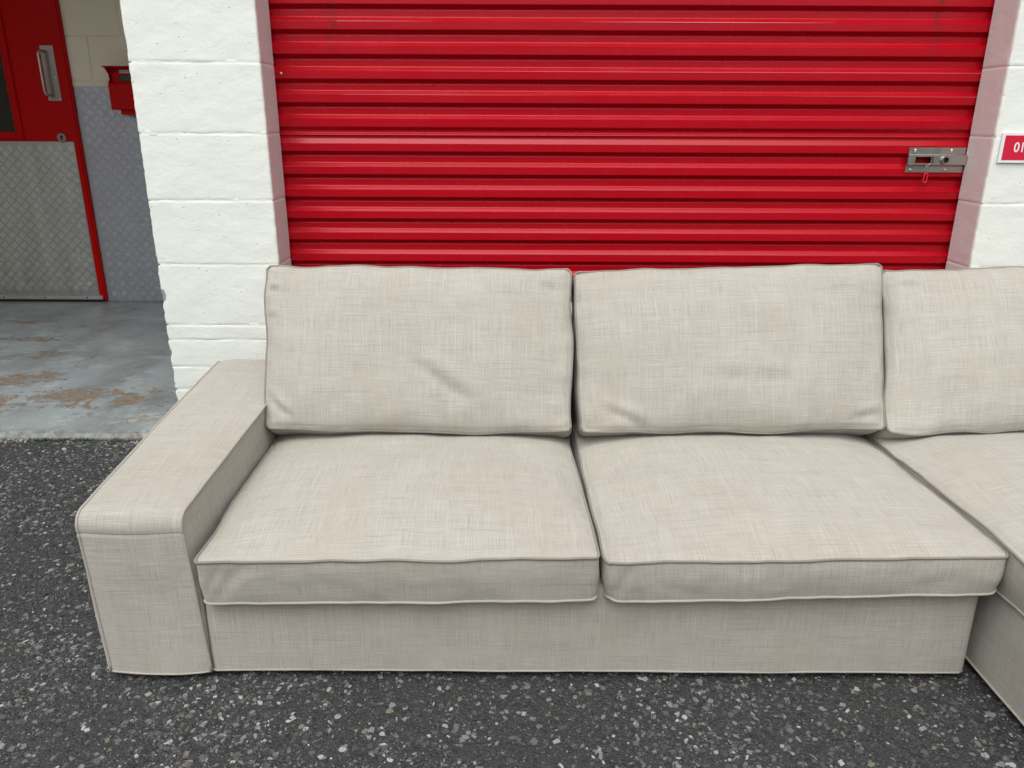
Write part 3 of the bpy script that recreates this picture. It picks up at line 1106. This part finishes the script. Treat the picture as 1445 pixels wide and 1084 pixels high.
m.bevbox((DX0 - 0.045, DY - 0.004, 2.102), (DX1 + 0.016, Y_BACK - 0.001, 2.16), 0.002)
m.build("frame", M_doorred, door)
m = MB()
m.box((DX0 + 0.035, DY - 0.0035, 0.0805), (DX1 - 0.032, DY - 0.0003, 1.136))
kick = m.build("kick_plate", M_tread, door)
m = MB()
treads(m, DX0 + 0.035, DX1 - 0.032, 0.085, 1.136, DY - 0.0035, pitch=0.0485, bar=0.034, wid=0.0056, gap=0.0078, hgt=0.0024)
tag(m.build("tread", M_worn, kick), kind="stuff")
m = MB()
m.bevbox((DX0, DY - 0.012, 0.052), (DX1 - 0.008, DY - 0.0045, 0.080), 0.002)
wb = m.build("weather_bar", M_alu, door)
for x in (-3.36, -3.06, -3.66):
    m = MB()
    m.lathe([(0.006, 0), (0.004, 0.001)], (x, DY - 0.0122, 0.066), n=8)
    m.build("screw", M_black, wb)
m = MB()
m.box((DX0, DY + 0.006, 0.0305), (DX1 - 0.002, DY + 0.014, 0.0575))
m.build("gap_shade_strip", M_black, door)  # black strip standing in for the shade in the gap under the leaf
# pull handle on its plate
hx0, hx1, hz0, hz1 = -3.092, -3.004, 1.395, 1.735
m = MB()
m.bevbox((hx0, DY - 0.003, hz0), (hx1, DY - 0.0004, hz1), 0.0008)
hp = m.build("handle_plate", M_handle, door)
pts = [(hx0 + 0.030, DY - 0.003, hz1 - 0.035), (hx0 + 0.028, DY - 0.035, hz1 - 0.035), (hx0 + 0.018, DY - 0.052, hz1 - 0.040), (hx0 + 0.014, DY - 0.056, hz1 - 0.058)]
pts += [(hx0 + 0.014, DY - 0.056, z) for z in np.linspace(hz1 - 0.08, hz0 + 0.08, 6)]
pts += [(hx0 + 0.014, DY - 0.056, hz0 + 0.058), (hx0 + 0.018, DY - 0.052, hz0 + 0.040), (hx0 + 0.028, DY - 0.035, hz0 + 0.035), (hx0 + 0.030, DY - 0.003, hz0 + 0.035)]
m = MB()
m.tube(pts, 0.0085, 10)
m.build("pull_handle", M_steel, hp)
for (x, z) in ((hx0 + .01, hz0 + .012), (hx1 - .01, hz0 + .012), (hx0 + .01, hz1 - .012), (hx1 - .01, hz1 - .012), (hx1 - .018, 1.54)):
    m = MB()
    m.lathe([(0.005, 0), (0.003, 0.0015)], (x, DY - 0.003, z), n=8)
    m.build("screw", M_alu, hp)
m = MB()
m.lathe([(0.032, 0), (0.032, 0.006), (0.028, 0.010), (0.017, 0.010), (0.016, 0.008)], (-3.046, DY - 0.0004, 1.162), n=28)
lk = m.build("lock_rose", M_handle, door, 40)
m = MB()
m.lathe([(0.0085, 0), (0.0085, 0.0035)], (-3.046, DY - 0.0084, 1.168), n=14)
m.bevbox((-3.0505, DY - 0.0118, 1.146), (-3.0415, DY - 0.0084, 1.168), 0.001)
m.build("cylinder", M_black, lk)

# ------------------------------------------------------------------ red box on the alcove wall
BX0, BX1 = -2.637, -2.30
box = empty("wall_box", (-2.47, Y_BACK - 0.05, 1.45), "red metal wall box with small green label beside the pier", "box")
yb = Y_BACK - 0.0065
m = MB()
m.bevbox((BX0, yb - 0.110, 1.339), (BX1, yb, 1.500), 0.004)
m.build("body", M_doorred, box)
m = MB()
m.box((BX0 + 0.002, yb - 0.050, 1.502), (BX1 - 0.002, yb, 1.596))
m.build("back_plate", M_doorred, box)
m = MB()
for (xa, xb) in ((BX0 - 0.002, BX0 + 0.001), (BX1 - 0.001, BX1 + 0.002)):
    pr = [(yb, 1.502), (yb - 0.100, 1.502), (yb - 0.072, 1.525), (yb - 0.078, 1.560), (yb - 0.120, 1.597), (yb, 1.597)]
    v = [(xa, a, b_) for a, b_ in pr] + [(xb, a, b_) for a, b_ in pr]
    k = len(pr)
    m.add(v, [tuple(range(k)), tuple(range(k, 2 * k))[::-1]] + [(i, (i + 1) % k + 0, (i + 1) % k + k, i + k) for i in range(k)])
m.bevbox((BX0 - 0.012, yb - 0.130, 1.5975), (BX1 + 0.012, yb, 1.606), 0.002)
m.build("hood", M_doorred, box)
m = MB()
m.bevbox((BX0 + 0.048, yb - 0.085, 1.308), (BX1 - 0.048, yb - 0.004, 1.338), 0.002)
m.build("outlet", M_doorred, box)
m = MB()
m.box((BX0 + 0.060, yb - 0.0525, 1.566), (BX0 + 0.16, yb - 0.0505, 1.588))
m.build("paper_label", M_grey, box)
m = MB()
m.box((BX0 + 0.056, yb - 0.0525, 1.518), (BX0 + 0.20, yb - 0.0505, 1.552))
lb = m.build("green_label", M_black, box)
m = MB()
random.seed(3)
for r in range(3):
    x = BX0 + 0.062
    while x < BX0 + 0.19:
        w = random.uniform(0.006, 0.022)
        z = 1.5455 - r * 0.010
        m.box((x, yb - 0.0532, z - 0.003), (x + w, yb - 0.0526, z + 0.003))
        x += w + 0.004
m.build("print", M_green, lb)

# ------------------------------------------------------------------ upholstery
def rounded(u, v, a, b, r):
    """square [-a,a]x[-b,b] -> same rectangle with rounded corners"""
    cx, cy = max(-(a - r), min(a - r, u)), max(-(b - r), min(b - r, v))
    dx, dy = u - cx, v - cy
    L = math.hypot(dx, dy)
    if L < 1e-9: return u, v
    k = max(abs(dx), abs(dy)) / L
    return cx + dx * k, cy + dy * k


def cushion(name, top, bot, crown, crown_b, seed, label, cat, group=None, folds=(), nu=84, nv=60, r=0.016, cp=0.55,
            pw=0.0033, box_bulge=0.006, edge_amp=0.0060, crown_fn=None, pucker=0.0042, side_folds=()):
    """Box cushion. top / bot: four corners each (a=(-,-), b=(+,-), c=(+,+), d=(-,+)); crown bulges along the face normal.
    folds: (u0,v0,u1,v1,depth,width) creases on the top face, in metres on the face."""
    T = [Vector(p) for p in top]
    B = [Vector(p) for p in bot]
    W = ((T[1] - T[0]).length + (T[2] - T[3]).length) / 2
    H = ((T[3] - T[0]).length + (T[2] - T[1]).length) / 2
    nrm = (T[1] - T[0]).cross(T[3] - T[0]).normalized()
    a, b = W / 2, H / 2

    def bil(C, x, y):
        s, t = (x / a + 1) / 2, (y / b + 1) / 2
        return C[0] * (1 - s) * (1 - t) + C[1] * s * (1 - t) + C[2] * s * t + C[3] * (1 - s) * t
    ex, ey = (T[1] - T[0]).normalized(), (T[3] - T[0]).normalized()

    def edge_off(x, y, k):
        """wander of the seam, fading into the face"""
        d = min(a - abs(x), b - abs(y))
        f = math.exp(-max(d, 0) / 0.05)
        e = edge_amp * f
        return (ex * (nz(x * 7, y * 7, k, seed) * e * 1.2) + ey * (nz(x * 7, y * 7, k + 5, seed) * e * 1.2)
                + nrm * ((nz(x * 6, y * 6, k + 9, seed) * 1.3 + nz(x * 19, y * 19, k + 3, seed) * 0.6) * e))

    def warp(u, v):
        return rounded(u, v, a, b, r)

    def spread(n):
        t = np.linspace(-1, 1, n)
        return np.sign(t) * (1 - (1 - np.abs(t)) ** 1.35)
    us, vs = spread(nu) * a, spread(nv) * b
    mb = MB()

    def face(C, sgn, cr, k):
        P = np.zeros((nv, nu, 3))
        UV = np.zeros((nv, nu, 2))
        for i, v0 in enumerate(vs):
            for j, u0 in enumerate(us):
                x, y = warp(u0, v0)
                fu, fv = 1 - abs(x / a) ** 2.6, 1 - abs(y / b) ** 2.6
                z = cr * max(fu, 0) ** cp * max(fv, 0) ** cp
                if crown_fn and sgn > 0: z *= crown_fn(x / a, y / b)
                d = min(a - abs(x), b - abs(y))
                z -= 0.0034 * math.exp(-((d - 0.0065) / 0.0035) ** 2)      # stitched-down seam beside the piping
                if sgn > 0:
                    lowf = nz(x * 3.2, y * 3.2, k, seed) * 0.013 + nz(x * 8, y * 8, k, seed) * 0.0050 + nz(x * 18, y * 18, k, seed) * 0.0013
                    z += lowf * min(1, d / 0.06)
                    # puckers running in from the seams
                    s = x if (b - abs(y)) < (a - abs(x)) else y
                    wv = nz(s * 26, 3.1 + (1 if x > 0 else 0), k, seed) + 0.5 * nz(s * 55, 1.1, k, seed)
                    z += pucker * wv * math.exp(-d / 0.045) * min(1, d / 0.008)
                    for (fa, fb, fc, fd, dep, wid) in folds:
                        px, py = fc - fa, fd - fb
                        LL = px * px + py * py
                        t = max(0, min(1, ((x - fa) * px + (y - fb) * py) / LL))
                        cxx, cyy = fa + t * px, fb + t * py
                        # signed offset across the fold gives a ridge beside the crease
                        sd_ = ((x - fa) * -py + (y - fb) * px) / math.sqrt(LL) + 0.010 * nz(x * 9, y * 9, 2, seed)
                        dd = math.hypot(x - cxx, y - cyy) if t in (0, 1) else abs(sd_)
                        sd2 = dd if sd_ > 0 else -dd
                        taper = math.sin(math.pi * (0.08 + 0.84 * t))
                        z += dep * taper * (-math.exp(-(sd2 / wid) ** 2) + 0.8 * math.exp(-((sd2 - 1.9 * wid) / (1.4 * wid)) ** 2))
                p = bil(C, x, y) + nrm * (sgn * z) + edge_off(x, y, k)
                P[i, j] = p
                UV[i, j] = (x, y)
        return P, UV
    P, UV = face(T, 1, crown, 0.0)
    Q, UVQ = face(B, -1, crown_b, 4.0)
    mb.grid(P, UV)
    mb.grid(Q, UVQ, flip=True)

    def loop(A):
        n_, m_ = A.shape[:2]
        idx = [(0, j) for j in range(m_)] + [(i, m_ - 1) for i in range(1, n_)] + [(n_ - 1, j) for j in range(m_ - 2, -1, -1)] + [(i, 0) for i in range(n_ - 2, 0, -1)]
        return idx
    idx = loop(P)
    lt = [Vector(P[i]) for i in idx] if False else [Vector(P[i, j]) for i, j in idx]
    lbm = [Vector(Q[i, j]) for i, j in idx]
    N = len(lt)
    rows = 11
    S = np.zeros((rows, N + 1, 3))
    SU = np.zeros((rows, N + 1, 2))
    L = 0.0
    cen = sum(lt, Vector()) / N
    for k in range(N + 1):
        kk = k % N
        if k: L += (lt[kk] - lt[(k - 1) % N]).length
        tg = (lt[(kk + 1) % N] - lt[(kk - 1) % N])
        out = tg.cross(nrm)
        out = out.normalized() if out.length > 1e-9 else (lt[kk] - cen).normalized()
        if out.dot(lt[kk] - cen) < 0: out = -out
        th = (lt[kk] - lbm[kk]).length
        for i in range(rows):
            t = i / (rows - 1)
            p = lt[kk].lerp(lbm[kk], t)
            bl = math.sin(math.pi * t) ** 0.8 * box_bulge
            Ln = L if k < N else 0.0
            cx_, cy_ = lt[kk].x * 7, (lt[kk].y + lt[kk].z) * 7
            w1 = nz(cx_ * 0.8, cy_ * 0.8, t * 1.2, seed + 2) * 0.003 + nz(cx_ * 2.2, cy_ * 2.2, t * 3, seed + 3) * 0.0025
            p = p + out * (bl + w1 * math.sin(math.pi * t))
            for (q0, q1, dep, wid) in side_folds:
                dl = (p - Vector(q0))
                ax = Vector(q1) - Vector(q0)
                tt = max(0, min(1, dl.dot(ax) / ax.length_squared))
                dq = (p - (Vector(q0) + ax * tt)).length
                p = p - out * dep * math.exp(-(dq / wid) ** 2) * math.sin(math.pi * t)
            S[i, k] = p
            SU[i, k] = (L + 0.37, -t * th + 0.11)
    mb.grid(S, SU, flip=True)
    o = mb.build(name, M_fabric)
    tag(o, label, cat, group)
    for path, nm in ((lt, 0), (lbm, 1)):
        pm = MB()
        pts = []
        for k, p in enumerate(path):
            q = path[(k + 1) % N]
            if (q - p).length < 1e-5: continue
            rad = (p - cen).normalized()
            w = nz(p.x * 14, p.y * 14, p.z * 14, seed + 6) * 0.0012
            pts.append(p + (p - (cen if nm == 0 else cen - nrm * 0.1)).normalized() * 0.0012 + nrm * w)
        pm.tube(pts, pw, 7, closed=True)
        pm.build("piping", M_cord_shade if nm == 0 else M_piping, o)
    return o


def soft_box(mb, x0, x1, y0, y1, z0, z1, r, seed, amp=0.004, nx=40, nyy=30, nzz=24, faces="FLRTB"):
    """upholstered box: faces as fine grids with rounded vertical and top edges and gentle unevenness"""
    def rnd(x, y, z):
        cx = max(x0 + r, min(x1 - r, x)); cy = max(y0 + r, min(y1 - r, y)); cz = max(z0, min(z1 - r, z))
        d = Vector((x - cx, y - cy, z - cz))
        L = d.length
        c = Vector((cx, cy, cz))
        if L < 1e-9: return Vector((x, y, z))
        k = max(abs(d.x), abs(d.y), abs(d.z)) / L
        p = c + d * k
        nrm = d / L
        w = nz(p.x * 4, p.y * 4, p.z * 4, seed) * amp + nz(p.x * 13, p.y * 13, p.z * 13, seed + 1) * amp * 0.35
        return p + nrm * w
    lx, ly, lz = np.linspace(x0, x1, nx), np.linspace(y0, y1, nyy), np.linspace(z0, z1, nzz)

    def cl(arr, r_):     # extra columns inside the rounded zone
        lo, hi = arr[0], arr[-1]
        extra = np.r_[lo + r_ * np.array([0.25, 0.5, 0.75]), hi - r_ * np.array([0.25, 0.5, 0.75])]
        return np.unique(np.r_[arr, extra])
    lx, ly, lz = cl(lx, r), cl(ly, r), cl(lz, r)

    def patch(A, B, fn, uvf, flip):
        P = np.array([[tuple(rnd(*fn(a_, b_))) for b_ in B] for a_ in A])
        UV = np.array([[uvf(a_, b_) for b_ in B] for a_ in A])
        mb.grid(P, UV, flip=flip)
    if "F" in faces: patch(lz, lx, lambda z, x: (x, y0, z), lambda z, x: (x, z), False)
    if "B" in faces: patch(lz, lx, lambda z, x: (x, y1, z), lambda z, x: (x + 3, z), True)
    if "L" in faces: patch(lz, ly, lambda z, y: (x0, y, z), lambda z, y: (y + 5, z), True)
    if "R" in faces: patch(lz, ly, lambda z, y: (x1, y, z), lambda z, y: (y + 7, z), False)
    if "T" in faces: patch(ly, lx, lambda y, x: (x, y, z1), lambda y, x: (x, y + 9), False)


# ---- sofa body
sofa = empty("sofa", (0.07, 2.05, 0), "beige linen sofa body with one wide left armrest standing on the asphalt", "sofa")
Z0 = 0.022
YF = 1.518
m = MB()
soft_box(m, -0.712, 1.083, YF, 2.44, Z0, 0.262, 0.020, 11.0, amp=0.004, nx=90, nyy=20, nzz=16, faces="FLRT")
base = m.build("base", M_fabric, sofa)
m = MB()   # hem along the bottom of the base
pts = [(-0.712, YF + 0.003 , Z0)] + [(x, YF + 0.001 + nz(x * 4, YF * 4, Z0 * 4, 11.0) * -0.004, Z0 + nz(x * 9, 2, 2) * 0.002) for x in np.linspace(-0.70, 1.066, 70)]
pts += [(1.078, YF + 0.008, Z0), (1.083, YF + 0.03, Z0), (1.083, 2.3, Z0)]
m.tube(pts, 0.0028, 6)
m.build("piping", M_piping, base)
m = MB()
soft_box(m, -0.712, 1.083, 2.445, 2.63, Z0, 0.68, 0.03, 13.0, nx=30, nyy=10, nzz=20, faces="FLRTB")
m.build("backrest", M_fabric, sofa)

# ---- armrest: one strip over front and top between two piped side panels
AX0, AX1, AYB = -0.958, -0.716, 2.45
ZT, RA = 0.436, 0.037
prof = []
for z in np.r_[np.linspace(Z0, 0.372, 20), 0.380, 0.385, 0.388, 0.3895, 0.391, 0.394]: prof.append((YF - 0.006 + 0.003 * math.sin(z * 6), z))
for k in range(1, 9):
    an = math.pi / 2 * k / 8
    prof.append((YF - 0.004 + RA - RA * math.cos(an), ZT - RA + RA * math.sin(an)))
NF = len(prof)
for y in np.linspace(YF + RA + 0.02, AYB - 0.03, 44): prof.append((y, ZT + 0.108 * (y - YF - RA) - 0.025 * (y - YF - RA) ** 2))
ztb = prof[-1][1]
for k in range(1, 5):
    an = math.pi / 2 * k / 4
    prof.append((AYB - 0.03 + 0.03 * math.sin(an), ztb - 0.03 + 0.03 * math.cos(an)))
for z in np.linspace(ztb - 0.06, Z0, 10): prof.append((AYB, z))
NW = 17
ss = np.linspace(0, 1, NW)
P = np.zeros((len(prof), NW, 3)); UV = np.zeros((len(prof), NW, 2))
L = 0.0
for i, (y, z) in enumerate(prof):
    if i: L += math.hypot(y - prof[i - 1][0], z - prof[i - 1][1])
    a = prof[max(i - 1, 0)]; c = prof[min(i + 1, len(prof) - 1)]
    ty, tz = c[0] - a[0], c[1] - a[1]
    tl = math.hypot(ty, tz)
    ny_, nz_ = -tz / tl, ty / tl
    for j, s in enumerate(ss):
        taper = 0.016 * (z - Z0) / 0.4
        nar = 0.022 * max(0.0, 1 - max(0.0, y - YF) / 0.5) * min(1.0, (z - Z0) / 0.40)      # the top narrows towards the front
        x = AX0 - taper + 0.010 + (AX1 - AX0 - 0.006 + taper - nar) * s
        cr = 0.010 * (1 - abs(2 * s - 1) ** 2.5)
        w = nz(x * 5, y * 5, z * 5, 21.0) * 0.005 + nz(x * 12, y * 14, z * 14, 22.0) * 0.002
        # seam between front and top pieces and the gathers below it
        sm = -0.0014 * math.exp(-((z - 0.3895) / 0.0020) ** 2) if i < NF - 8 else 0.0
        g2 = 0.002 * math.sin(L * 330 + x * 10) * math.exp(-((z - 0.372) / 0.018) ** 2) * (1.0 if i < NF - 8 else 0.0) * (0.5 + nz(x * 9, z * 20, 1.0))
        d = cr + w * (1 - abs(2 * s - 1) ** 6) + sm + g2
        P[i, j] = (x, y + ny_ * d, z + nz_ * d)
        UV[i, j] = (x, L)
m = MB()
m.grid(P, UV, flip=True)
for side in (0, 1):
    jj = 0 if side == 0 else NW - 1
    edge = P[:, jj]
    k0 = 25                                                     # top of the front upright
    cols = list(range(k0, len(prof) - 10))
    rows = 14
    G = np.zeros((rows, len(cols), 3)); GU = np.zeros((rows, len(cols), 2))
    for cidx, ci in enumerate(cols):
        x, y, z = edge[ci]
        for rI in range(rows):
            t = rI / (rows - 1)
            if cidx == 0:
                q = edge[int(round((1 - t) * k0))]
                xx, yy, zz = q
            else:
                zz = Z0 + (z - Z0) * (1 - t); yy = y
                xx = x + (0.008 * (1 - (zz - Z0) / 0.4) if side == 0 else (edge[0][0] - x) * t)
            bul = (0.008 if side == 0 else 0.006) * math.sin(math.pi * t) * min(1, cidx / 4)
            bul += nz(yy * 5, zz * 5, side + 3.0, 23.0) * 0.004 * min(1, cidx / 4) * math.sin(math.pi * min(1, t + 0.1))
            G[rI, cidx] = (xx + (bul if side else -bul), yy, zz)
            GU[rI, cidx] = (yy + side * 3, zz)
    m.grid(G, GU, flip=(side == 0))
arm = m.build("armrest", M_fabric, sofa)
for jj, sgn in ((0, -1), (NW - 1, 1)):
    m = MB()
    pts = []
    for i in range(len(prof) - 10):
        p = P[i, jj]
        w = nz(p[0] * 9, p[1] * 9, p[2] * 9, 31.0 + jj) * 0.002
        pts.append((p[0] + sgn * 0.001 + w, p[1], p[2] + w * 0.6))
    m.tube(pts, 0.0036, 7)
    m.build("piping", M_piping, arm)
m = MB()
m.tube([P[0, j] for j in range(NW)], 0.0026, 6)
m.build("hem", M_piping, arm)
for (x, y) in ((-0.90, 1.62), (-0.90, 2.58), (-0.2, 1.62), (0.9, 1.62), (0.9, 2.5)):
    m = MB()
    m.lathe([(0.02, 0), (0.022, Z0 + 0.012)], (x, y, 0.0), axis='z', n=10)
    m.build("foot", M_rubberdark, sofa)
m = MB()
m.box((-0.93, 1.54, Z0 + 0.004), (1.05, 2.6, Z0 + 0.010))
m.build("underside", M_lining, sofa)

# ---- chaise
CHX = 1.118
ch = empty("chaise", (1.56, 1.85, 0), "beige linen chaise base at the right edge, turned towards the viewer", "chaise")
m = MB()
soft_box(m, CHX, 2.02, 0.98, 2.44, Z0, 0.250, 0.018, 15.0, nx=24, nyy=60, nzz=14, faces="FLRT")
cb = m.build("base", M_fabric, ch)
m = MB()
m.tube([(CHX - 0.001 + nz(y * 6, 1, 1) * 0.002, y, Z0 + nz(y * 7, 3, 3) * 0.002) for y in np.linspace(1.0, 2.42, 60)], 0.003, 6)
m.build("piping", M_piping, cb)
m = MB()
soft_box(m, CHX, 2.02, 2.445, 2.63, Z0, 0.66, 0.03, 17.0, nx=20, nyy=10, nzz=20, faces="FLRTB")
m.build("backrest", M_fabric, ch)
for (x, y) in ((1.2, 1.06), (1.9, 1.06), (1.2, 2.5), (1.9, 2.5)):
    m = MB()
    m.lathe([(0.02, 0), (0.022, Z0 + 0.012)], (x, y, 0.0), axis='z', n=10)
    m.build("foot", M_rubberdark, ch)

# ---- seat cushions: corners front-left, front-right, back-right, back-left
YS = 1.478


def seat_crown(u, v):
    return 1.0 - 0.10 * max(v, 0)


cushion("seat_cushion", [(-0.698, YS, 0.337), (0.194, YS, 0.357), (0.158, 2.24, 0.372), (-0.700, 2.24, 0.372)],
        [(-0.696, YS + 0.012, 0.224), (0.194, YS + 0.010, 0.240), (0.176, 2.24, 0.265), (-0.700, 2.24, 0.265)],
        0.052, 0.002, 51.0, "flat beige linen seat cushion next to the armrest", "cushion", "seat cushions on the sofa", crown_fn=seat_crown, edge_amp=0.0036, box_bulge=0.004, cp=0.72,
        side_folds=(((-0.66, YS, 0.24), (-0.60, YS, 0.33), 0.006, 0.014), ((-0.685, YS, 0.25), (-0.65, YS, 0.32), 0.005, 0.010)))
cushion("seat_cushion", [(0.206, YS, 0.341), (1.096, YS - 0.004, 0.364), (1.048, 2.24, 0.372), (0.190, 2.24, 0.372)],
        [(0.218, YS + 0.008, 0.236), (1.094, YS + 0.004, 0.267), (1.062, 2.24, 0.265), (0.186, 2.24, 0.265)],
        0.054, 0.002, 57.0, "beige linen seat cushion in the middle, its front corner over the chaise gap", "cushion", "seat cushions on the sofa", crown_fn=seat_crown, edge_amp=0.0036, box_bulge=0.005, r=0.028, cp=0.75,
        side_folds=(((0.235, YS, 0.25), (0.26, YS, 0.33), 0.005, 0.012),))
cushion("chaise_cushion", [(1.118, 0.97, 0.362), (2.0, 0.97, 0.362), (1.965, 2.24, 0.388), (1.066, 2.24, 0.388)],
        [(1.135, 0.975, 0.248), (2.0, 0.975, 0.248), (1.965, 2.24, 0.262), (1.078, 2.24, 0.262)],
        0.052, 0.002, 63.0, "long beige linen seat cushion lying on the chaise at the right edge", "cushion", "seat cushions on the sofa", nv=80, cp=0.7)

# ---- back cushions: corners of the front face bottom-left, bottom-right, top-right, top-left
def back_corners(bl, br, tr, tl, th):
    b = [Vector(p) for p in (bl, br, tr, tl)]
    n_ = (b[1] - b[0]).cross(b[3] - b[0]).normalized()
    return b, [p - n_ * th for p in b]


f1, q1 = back_corners((-0.706, 2.045, 0.424), (0.172, 2.045, 0.422), (0.170, 2.285, 0.846), (-0.738, 2.290, 0.852), 0.145)
cushion("back_cushion", f1, q1, 0.060, 0.03, 71.0, edge_amp=0.009, label="beige linen back cushion leaning behind the armrest side seat", cat="cushion", group="back cushions on the sofa",
        folds=((-0.02, -0.05, 0.16, -0.17, 0.010, 0.016), (-0.43, -0.155, -0.37, -0.21, 0.008, 0.010), (-0.44, 0.16, -0.40, 0.155, 0.006, 0.008),
               (-0.44, 0.08, -0.41, 0.075, 0.005, 0.008), (0.34, 0.20, 0.42, 0.16, 0.004, 0.014)))
f2, q2 = back_corners((0.200, 2.045, 0.423), (1.064, 2.045, 0.432), (1.098, 2.295, 0.866), (0.186, 2.285, 0.838), 0.150)
cushion("back_cushion", f2, q2, 0.062, 0.03, 77.0, edge_amp=0.009, label="beige linen back cushion in the middle, its right top corner highest", cat="cushion", group="back cushions on the sofa",
        folds=((-0.38, -0.18, -0.26, -0.235, 0.008, 0.012), (-0.10, -0.09, 0.18, -0.11, 0.004, 0.02), (0.35, -0.215, 0.43, -0.20, 0.006, 0.010)))
f3, q3 = back_corners((1.078, 2.050, 0.420), (1.96, 2.065, 0.436), (2.0, 2.375, 0.846), (1.142, 2.362, 0.836), 0.150)
cushion("back_cushion", f3, q3, 0.060, 0.03, 83.0, edge_amp=0.009, label="beige linen back cushion on the chaise, cut off by the right edge", cat="cushion", group="back cushions on the sofa",
        folds=((-0.40, 0.20, -0.33, 0.19, 0.006, 0.012),))
